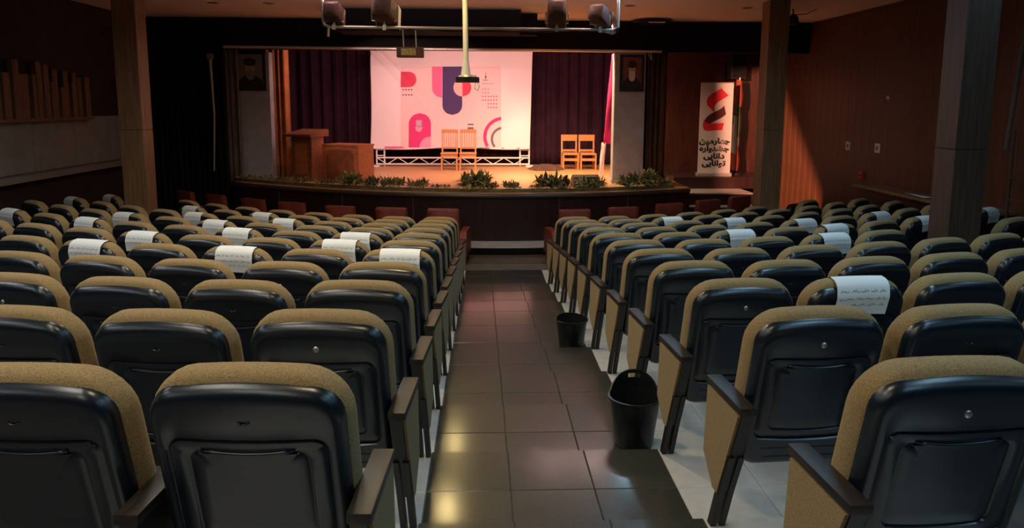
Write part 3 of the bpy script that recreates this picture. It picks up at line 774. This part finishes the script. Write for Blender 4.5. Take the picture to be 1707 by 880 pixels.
# planter strip and plants along the rim
tr_ = MB(); prv = []
for i in range(41):
    x = -5.4+(9.5)*i/40; y = bow(x)+.20; prv.append([(x, y, STZ), (x, y, STZ+.06), (x, y+.16, STZ+.06), (x, y+.16, STZ)])
tr_.rings(prv); tag(tr_.build('planter_box', M['leafdk']), 'long low dark planter box along the curved stage rim', 'planter')
leafs = {}
def plant(px, py_, sx, hgt, label, nl=60, mm='leaf', spread=1.0):
    q = PZ(px, py_, STZ); y = bow(q.x)+.28
    q = Vector((q.x*y/q.y, y, STZ+.06))
    t = thing('plant', label, 'plant', q, 0, 'plants along the stage rim')
    rnd = random.Random(int(px))
    f = MB(); s_ = MB()
    for i in range(int(nl*4.5)):
        a = rnd.uniform(0, 2*math.pi); L = hgt*rnd.uniform(.3, .8); e = rnd.uniform(.2, 1.5)
        bx, by, bz = rnd.uniform(-sx, sx)*.75, rnd.uniform(-.05, .06), hgt*rnd.uniform(0, .45)
        dr = Vector((math.cos(a)*spread, math.sin(a)*.6, 0)); side = Vector((-math.sin(a), math.cos(a), 0))*L*rnd.uniform(.09, .17)
        pts = []
        for k in range(5):
            u = k/4; pts.append(Vector((bx, by, 0))+dr*L*math.sin(e)*u*(1+.2*u)+Vector((0, 0, L*math.cos(e)*u*1.2-.55*L*math.sin(e)*u*u+.02+bz)))
        vs_ = []
        for k, p in enumerate(pts):
            wdt = (.25, .8, 1, .7, .05)[k]
            p.z = max(p.z, .0)
            vs_ += [p-side*wdt, p+Vector((0, 0, .008))*wdt, p+side*wdt]
        r_ = rnd.random(); f.m = 0 if r_ < .5 else 1 if r_ < .75 else 2
        f.add(vs_, [(3*k+c, 3*k+c+1, 3*k+c+4, 3*k+c+3) for k in range(4) for c in (0, 1)])
    f.build('foliage', [M[mm], M['leafdk'], M['leaflt']], t)['kind'] = 'stuff'
    for i in range(4):
        a = rnd.uniform(-1, 1); s_.tube([(a*sx*.4, 0, -.05), (a*sx*.5, 0, hgt*.6)], .006, 5)
    s_.build('stems', M['leafdk'], t)['kind'] = 'stuff'
PL = [(545, 312, .30, .13, 'low dark plant before the lectern and desk', 40, 'leafdk'), (585, 314, .26, .27, 'bushy pale green plant in front of the wooden desk', 90, 'leaf'), (620, 316, .16, .20, 'dark bushy plant at the right corner of the wooden desk', 60, 'leafdk'),
      (655, 317, .30, .22, 'loose green plant on the rim below the pink arch', 60, 'leaf'), (697, 318, .26, .19, 'small yellowish plant left of the slatted chairs', 46, 'leaf'), (735, 319, .25, .09, 'low flat plant in front of the slatted chairs', 30, 'leafdk'),
      (793, 319, .34, .34, 'tall bushy plant right of the slatted chairs', 100, 'leaf'), (822, 320, .12, .14, 'small reddish plant between two bushes at stage centre', 24, 'leafred'), (852, 319, .20, .18, 'small green plant right of stage centre', 46, 'leaf'),
      (893, 318, .16, .10, 'low sprig left of the large fern', 24, 'leaf'), (922, 318, .40, .31, 'large spreading fern left of the black stage monitor', 100, 'leafdk'), (985, 318, .36, .22, 'leafy plant right in front of the black stage monitor', 66, 'leaf'),
      (1048, 315, .25, .27, 'bright leafy plant below the right stage post', 80, 'leaf'), (1080, 312, .18, .36, 'tallest spiky plant right of the right stage post', 60, 'leaf'), (1104, 309, .22, .17, 'dark plant at the right end of the planter', 40, 'leafdk'),
      (425, 306, .5, .12, 'low dark plant below the left stage post', 50, 'leafdk'), (470, 308, .4, .12, 'low dark plant left of the lectern', 40, 'leafdk'), (505, 310, .3, .12, 'low dark plant right in front of the lectern', 40, 'leafdk')]
for p in PL: plant(*p)
q = PZ(1117, 306, STZ)
tag(MB().box((q.x-.09, q.y, STZ), (q.x+.08, q.y+.12, STZ+.19), .01).build('end_block', M['beech']), 'pale wooden end block at the right end of the planter', 'block')

# ------------------------------------------------------------------ right corner: steps, roll-up sign, flag, loudspeaker
ss = thing('stage_steps', 'grey stone steps leading up to the right end of the stage', 'steps', (5.6, 16.6, 0))
for i, (x0, x1, z) in enumerate(((-.95, .75, .28), (-1.0, .75, .56), (-1.05, .75, .84))):
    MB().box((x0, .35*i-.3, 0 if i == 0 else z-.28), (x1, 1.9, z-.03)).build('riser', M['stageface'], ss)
    MB().box((x0, .35*i-.33, z-.03), (x1, 1.9, z)).build('tread', M['ledge'], ss)
MB().box((XSR+.01-5.6, 1.3, .84), (1.66, 2.75, STZ-.0)).build('landing', M['stageface'], ss)
RY = 18.2
z0r, z1r = STZ, P(1190, 138, RY).z
xl, xr = P(1166, 215, RY).x, P(1219, 215, RY).x
ru = thing('rollup_sign', 'white roll up sign with red ribbon and black lettering, right of the stage', 'sign', ((xl+xr)/2, RY, STZ), R(-6))
hw = (xr-xl)/2; H = z1r-z0r
MB().box((-hw-.03, -.10, 0), (hw+.03, .10, .09), .02).build('base_case', M['steel'], ru)
MB().box((-hw, -.006, .09), (hw, .006, H), 0).build('print_sheet', M['rollwhite'], ru)
MB().tube([(-hw, 0, H), (hw, 0, H)], .015, 8).build('top_bar', M['steel'], ru)
MB().tube([(0, .06, .05), (0, .03, H)], .012, 6).build('pole', M['steel'], ru)
rb = MB()
def band(pts, wdt, m, off):     # ribbon: slanted flat band whose upper and lower edges follow pts
    rb.m = m
    n_ = len(pts)
    vs_ = [(x, -.007-off, z) for x, z in pts]+[(x+wdt[0], -.007-off, z+wdt[1]) for x, z in pts]
    rb.add(vs_, [(i, i+1, n_+i+1, n_+i) for i in range(n_-1)])
def bez(p, n_=14):
    out = []
    for i in range(n_+1):
        t_ = i/n_; a = (1-t_)
        out.append((a**3*p[0][0]+3*a*a*t_*p[1][0]+3*a*t_*t_*p[2][0]+t_**3*p[3][0], a**3*p[0][1]+3*a*a*t_*p[1][1]+3*a*t_*t_*p[2][1]+t_**3*p[3][1]))
    return out
# the ribbon forms a figure of two folded waves
def rz_(py): return P(1190, py, RY).z-STZ
def rx_(px): return (px-1192.5)/(1219-1166)*(xr-xl)
def rpt(px, py): return (rx_(px), rz_(py))
band(bez([rpt(1199, 147), rpt(1184, 158), rpt(1172, 160), rpt(1178, 176)]), (rx_(1205)-rx_(1192.5), rz_(190)-rz_(178)), 0, .001)
band(bez([rpt(1205, 176), rpt(1196, 188), rpt(1178, 186), rpt(1174, 203)]), (rx_(1196)-rx_(1192.5), rz_(192)-rz_(178)), 1, .0015)
band(bez([rpt(1174, 196), rpt(1174, 212), rpt(1186, 204), rpt(1206, 205)]), (rx_(1190)-rx_(1192.5), rz_(190)-rz_(178)), 0, .002)
rb.build('ribbon_emblem', [M['p_deep'], M['p_dark']], ru)
def text_mesh(txt, size, name, m, parent, loc, rot, bold=.0):
    cu = bpy.data.curves.new(name, 'FONT'); cu.body = txt; cu.size = size; cu.align_x = 'CENTER'; cu.offset = bold; cu.extrude = .001
    o = bpy.data.objects.new(name, cu); C.objects.link(o)
    dg = bpy.context.evaluated_depsgraph_get()
    me = bpy.data.meshes.new_from_object(o.evaluated_get(dg)); bpy.data.objects.remove(o); bpy.data.curves.remove(cu)
    me.materials.clear(); me.materials.append(m)
    o = link(name, me, parent); o.location = loc; o.rotation_euler = rot; return o
# Persian words in their joined letter forms, laid out right to left
FORMS = {'چ': 0xFB7A, 'ه': 0xFEE9, 'ا': 0xFE8D, 'ر': 0xFEAD, 'م': 0xFEE1, 'ی': 0xFBFC, 'ن': 0xFEE5, 'ج': 0xFE9D, 'ش': 0xFEB5, 'و': 0xFEED, 'د': 0xFEA9, 'ت': 0xFE95}
NOJOIN = set('ارود')
def shape(word):
    out = []
    for i, ch in enumerate(word):
        pj = i > 0 and word[i-1] not in NOJOIN; nj = i < len(word)-1 and ch not in NOJOIN
        b = FORMS[ch]
        out.append(chr(b+(0 if not pj and not nj else 1 if pj and not nj else 2 if nj and not pj else 3)))
    return ''.join(reversed(out))
for wd, py in (('چهارمین', 238), ('جشنواره', 250.5), ('دانایی', 263), ('توانایی', 275)):
    text_mesh(shape(wd), .185, 'lettering', M['p_black'], ru, (rx_(1192), -.0085, rz_(py+1)), (R(90), 0, 0), .009).scale = (1.2, 1, 1)
# rolled flag on a pole behind the sign
q = P(1227, 290, 18.7)
fg = thing('furled_flag', 'furled green white and red flag on a pole beside the roll up sign', 'flag', (q.x, 18.75, STZ))
MB().tube([(0, 0, 0), (0, 0, 2.45)], .015, 8).build('pole', M['steel'], fg, True)
MB().lathe([(.18, 0), (.18, .03), (.03, .06), (.02, .12)], (0, 0, 0), 16).build('base', M['dark'], fg, 35)
for nm, z0, z1, m, dx in (('red_fold', .12, .75, 'flagred', -.02), ('white_fold', .55, 1.5, 'flagwhite', -.05), ('green_fold', 1.0, 1.9, 'flaggreen', -.02), ('top_fold', 1.75, 2.4, 'flagred', .0)):
    MB().grid(lambda u, v: (dx+(.09+.02*math.sin(5*v))*math.cos(2*math.pi*u)*(1+.2*math.sin(6*math.pi*u)), .07*math.sin(2*math.pi*u), z0+(z1-z0)*v+.12*(u-.5)*math.sin(2*math.pi*u)), 20, 6).build(nm, M[m], fg, 'all')
q = P(1233, 108, 18.9)
sp_ = thing('wall_loudspeaker', 'black loudspeaker box high on the wall above the flag', 'loudspeaker', (q.x, 19.1, q.z-.36))
MB().box((-.19, -.18, 0), (.19, .2, .72), .015).build('cabinet', M['dark'], sp_)
MB().box((-.16, -.187, .04), (.16, -.18, .68)).build('grille', M['black'], sp_)
MB().box((-.05, .2, .3), (.05, .3, .42)).build('bracket', M['steel'], sp_)
# dim rack and pole behind the near pillar
q = PX(1688, 330, WRX-.35)
rk = thing('metal_rack', 'dim dark ladder like metal rack by the right wall beyond the near pillar', 'rack', (q.x, q.y, 0))
ztop_ = PX(1685, 218, WRX-.35).z
for s in (-1, 1): MB().tube([(.1, s*.22, 0), (.1, s*.22, ztop_)], .02, 8).build('upright', M['pillardk'], rk, True)
for i in range(9):
    z = .2+(ztop_-.25)*i/8; MB().tube([(.1, -.22, z), (.1, .22, z)], .014, 6).build('rung', M['pillardk'], rk, True)
a, b = PX(1707, 40, WRX-.3), PX(1681, 210, WRX-.3)
tag(MB().tube([(WRX-.3, a.y-.1, a.z+.5), (WRX-.3, b.y, ztop_-.25)], .03, 8).build('slanting_pole', M['postdk'], None, True), 'grey slanting pole rising from the dim metal rack', 'pole')

# ------------------------------------------------------------------ lighting bar, spotlights, projector
LY = 11.5
a, b = P(541, 45, LY), P(1030, 50, LY)
br = thing('lighting_bar', 'grey steel pipe bar hung across below the ceiling', 'lighting bar', (0, LY, a.z))
pts = [(a.x-.02, 0, CEIL-a.z), (a.x-.02, 0, .10), (a.x+.0, 0, .03), (a.x+.08, 0, 0), (0, 0, (a.z+b.z)/2-a.z), (b.x-.08, 0, b.z-a.z), (b.x, 0, b.z-a.z+.04), (b.x+.0, 0, CEIL-a.z)]
MB().tube(pts, .024, 8).build('pipe', M['steel'], br, True)
MB().tube([(a.x+.06, 0, 0), (a.x+.05, 0, -.14)], .02, 8).build('hook', M['steel'], br, True)
cb = MB().tube([(-1.3, .0, .0), (-.8, -.03, -.05), (-.42, -.03, -.10), (-.1, -.0, -.02), (.3, -.02, -.03), (1.0, -.02, -.05), (1.8, 0, 0)], .006, 6)
cb.build('cable', M['cable'], br, True)
def spotlight(px, py, up, label, aim, watts, col, size, s=1.0, blend=.3, flap=None):
    q = P(px, 48, LY); zb = a.z+(b.z-a.z)*(q.x-a.x)/(b.x-a.x)
    t = thing('stage_spotlight', label, 'spotlight', (q.x, LY, zb), 0, 'spotlights on the lighting bar')
    yk = Vector((0, 0, .20*s))
    MB().box((-.025, -.03, -.035), (.025, .03, .04)).tube([(0, 0, .04), (0, 0, .08*s)], .012, 6).build('clamp', M['steel'], t)
    MB().tube([(-.15*s, 0, .22*s), (-.15*s, 0, .08*s), (.15*s, 0, .08*s), (.15*s, 0, .22*s)], .012, 6).build('yoke', M['steel'], t)
    d = (Vector(aim)-(Vector(t.location)+yk)).normalized(); rot = d.to_track_quat('Y', 'Z').to_euler()
    hb = MB().rings([[(x, y, z) for x, z in rrect(w_, -h_, h_, .03*s, 3)] for w_, h_, y in ((.07*s, .07*s, -.20*s), (.115*s, .115*s, -.17*s), (.125*s, .125*s, -.05*s), (.125*s, .125*s, .14*s), (.135*s, .135*s, .15*s), (.135*s, .135*s, .18*s))])
    h = hb.build('housing', M['rust'], t, 30); h.location = yk; h.rotation_euler = rot
    l = MB().lathe([(.105*s, .178*s), (.10*s, .19*s), (.05*s, .197*s), (.004, .199*s)], (0, 0, 0), 18, 'y').build('lens', M['lens'], h, 'all')
    for i in range(4):
        MB().box((-.10*s, -.12*s+i*.05*s, .126*s), (.10*s, -.10*s+i*.05*s, .135*s)).build('cooling_fin', M['rust'], h)
    if flap:
        MB().box((-.135*s, .18*s, .13*s), (.135*s, .30*s, .136*s)).build('barn_door', M['whitepaint'], h)
        MB().box((.13*s, .18*s, -.13*s), (.136*s, .32*s, .13*s)).build('barn_door', M['whitepaint'], h)
    pos = Vector(t.location)+yk+d*.24*s
    add_light('vent_spill_fill', 'SPOT', (q.x, LY-.05, zb+.36*s), 85, (1, .74, .67), (q.x, LY+.25, zb+1.36), spot_size=R(165), spot_blend=.3, shadow_soft_size=.06, parent=t)  # added upward lamp, stands for vent spill and brightens the ceiling
    if watts: add_light('spot_lamp', 'SPOT', pos, watts, col, aim, spot_size=R(size), spot_blend=blend, shadow_soft_size=.05)
    return t
spotlight(557, 20, 0, 'rusty stage spotlight at the left end of the lighting bar', (-1.7, 19.8, 1.8), 480, PINK, 40)
spotlight(641, 20, 0, 'large dark stage spotlight with pale flap, second from left on the bar', (-.6, 20.6, 1.9), 420, PINK, 36, 1.25, .3, True)
spotlight(928, 20, 0, 'dark stage spotlight on the bar, left of the right end pair', (1.6, 18.6, 1.1), 820, AMBER, 32, 1.15)
t = spotlight(1000, 25, 0, 'rusty stage spotlight at the right end of the lighting bar', (7.3, 19.3, .6), 0, AMBER, 38, 1.0)
# it reaches past the stage onto the right wall; barn doors are added to cut its beam along straight edges
d_ = (Vector((7.3, 19.3, .6))-(Vector(t.location)+Vector((0, 0, .2)))).normalized()
pos = Vector(t.location)+Vector((0, 0, .2))+d_*.24
add_light('spot_lamp', 'SPOT', pos, 8500, (1, .40, .24), (7.3, 19.3, .6), spot_size=R(39), spot_blend=.2, shadow_soft_size=.004)
def barn_door(A, B, inside):                    # added beam-shaping flap whose edge runs from the ray to A to the ray to B
    ea = (A-pos).normalized(); eb = (B-pos).normalized(); nrm = ea.cross(eb).normalized()
    if nrm.dot(inside-pos) > 0: nrm = -nrm
    mid = (ea+eb).normalized(); tng = (eb-ea).normalized(); c0 = mid*.15
    q4 = [c0-tng*.16, c0+tng*.16, c0+tng*.16+nrm*.12-mid*.06, c0-tng*.16+nrm*.12-mid*.06]
    MB().rings([[pos-t.location+p for p in q4], [pos-t.location+p+mid*.004 for p in q4]]).build('barn_door', M['black'], t)
lit = PX(1320, 300, WRX)
barn_door(PX(1298, 130, WRX), PX(1377, 350, WRX), lit)
s0 = P(1206, 150, RY); s1 = P(1206, 285, RY)
barn_door(s0, s1, lit)
low = PX(1365, 352, WRX); low = pos+(low-pos)*.98-Vector((0, 0, .35))
barn_door(low, low+Vector((-.6, 2.2, 0)), lit)
# small gilt lamp hanging under the bar
q0, q1 = P(684, 80, LY), P(684, 96, LY)
gl = thing('hanging_flood', 'small gilt box flood lamp hanging under the lighting bar', 'flood lamp', (q0.x, LY, q1.z))
MB().box((-.20, -.09, .0), (.20, .09, .15), .012).build('case', M['rust'], gl)
MB().box((-.13, -.096, .03), (.09, -.088, .13)).build('reflector', M['gold'], gl)
for s in (-.10, .09): MB().tube([(s, 0, .15), (s-.01, 0, a.z-q1.z)], .010, 6).build('hanger', M['steel'], gl, True)
# projector on its white pole
JY = 10.6
q = P(779, 131, JY); top = P(777, 0, JY)
pj = thing('projector', 'small projector hung on a long white pole from the ceiling', 'projector', (q.x, JY, q.z))
H = CEIL-q.z
MB().tube([(-.02, 0, .22), (-.03, 0, H)], .038, 10).build('pole', M['whitepaint'], pj, True)
MB().lathe([(.12, H-.02), (.12, H)], (-.03, 0, 0), 18).build('ceiling_plate', M['whitepaint'], pj)
MB().tube([(-.02, 0, .05), (-.022, 0, .26)], [.07, .040], 10).build('mount', M['whitepaint'], pj, True)
MB().rings([[(x, y, z) for x, y in ((-.15, -.12), (.15, -.12), (.17, .12), (-.17, .12))] for z in (-.055, .02)]).build('case', M['dark'], pj)
MB().lathe([(.14, .02), (.12, .045), (.05, .055)], (0, 0, 0), 18).build('top_cover', M['steel'], pj, True)
MB().tube([(.13, -.1, -.03), (.17, -.12, -.10), (.15, -.12, -.17), (.10, -.12, -.13), (.12, -.1, -.04)], .010, 6).build('cable_loop', M['whitepaint'], pj, True)
# flush round fitting at the front of the ceiling, and dark unlit recesses
q = PZ(1088, 33, CEIL)
fx = thing('ceiling_fitting', 'flat dark round fitting on the ceiling at the right front', 'ceiling light', (q.x, q.y, CEIL-.10))
MB().lathe([(.18, .10), (.42, .06), (.44, .04), (.20, .0)], (0, 0, 0), 28).build('dish', M['dark'], fx, 35)
MB().tube([(-.15, -.3, .02), (.2, -.3, .02)], .012, 6).build('tube', M['whitepaint'], fx)
for px, py, lb in ((1050, 9, 'unlit dark recess in the ceiling, right of the lighting bar'), (1246, 13, 'unlit dark recess in the ceiling, by the right pillar'), (355, 4, 'unlit dark recess in the ceiling, the leftmost one'), (448, 5, 'unlit dark recess in the ceiling, left of the lighting bar')):
    q = PZ(px, py, CEIL)
    t = thing('ceiling_recess', lb, 'ceiling light', (q.x, q.y, CEIL))
    MB().lathe([(.10, 0), (.10, -.01), (.085, -.012)], (0, 0, 0), 18).build('ring', M['ledge'], t, 30)
    MB().lathe([(.085, -.011), (.02, -.014)], (0, 0, 0), 18).build('bulb', M['dark'], t, 30)

# black border panels hung below the ceiling before the fascia
bb = thing('black_border', 'black stepped border panel hung below the ceiling before the stage', 'border', (0, 15, CEIL-.51))
x0, x1, x2 = P(560, 25, 14.7).x, P(868, 20, 14.7).x, P(896, 27, 15.3).x
MB().box((x0, -.3, .08), (x1, .29, .5)).build('panel', M['black'], bb)
MB().box((x0, .30, .08), (x2, .62, .5)).build('panel', M['black'], bb)
# small dark lamp head with loose wires under the ceiling by the right pillar
q = PX(1322, 34, 5.9)
ch = thing('ceiling_lamp_head', 'small dark lamp head with loose wires under the ceiling, right of the pillar', 'lamp', (q.x, q.y, q.z))
MB().lathe([(.03, .12), (.09, .06), (.11, -.05), (.09, -.07), (.02, -.075)], (0, 0, 0), 16).build('head', M['dark'], ch, 35)
MB().tube([(0, 0, .1), (0, .02, CEIL-q.z)], .014, 6).build('stem', M['dark'], ch)
MB().tube([(0, 0, .1), (-.15, 0, .06), (-.3, 0, .2), (-.36, 0, CEIL-q.z)], .008, 5).build('wire', M['cable'], ch)
MB().tube([(0, 0, .1), (.25, 0, .12), (.45, 0, CEIL-q.z)], .008, 5).build('wire', M['cable'], ch)
# dark leather armchair behind the last rows on the right
q = PZ(1337, 339, 1.06)
da = thing('leather_armchair', 'dark brown glossy leather armchair beyond the last right rows, by the wall', 'armchair', (q.x, q.y, 0), .5)
MB().rings([[(x, y+.10*(1.0-z), z) for x, z in rrect(hw, z0, z1, .12, 5)] for hw, z0, z1, y in ((.26, .40, 1.0, 0), (.30, .36, 1.05, .04), (.30, .36, 1.05, .12), (.26, .40, 1.0, .17))]).build('backrest', M['leather'], da, 'all')
MB().box((-.28, .2, .30), (.28, .72, .46), .04).build('seat', M['leather'], da, 40)
for s_ in (-1, 1): MB().box((s_*.36-.07, .10, .10), (s_*.36+.07, .72, .62), .03).build('arm', M['leather'], da, 40)
MB().box((-.36, .12, 0), (.36, .68, .12)).build('plinth', M['frame'], da)
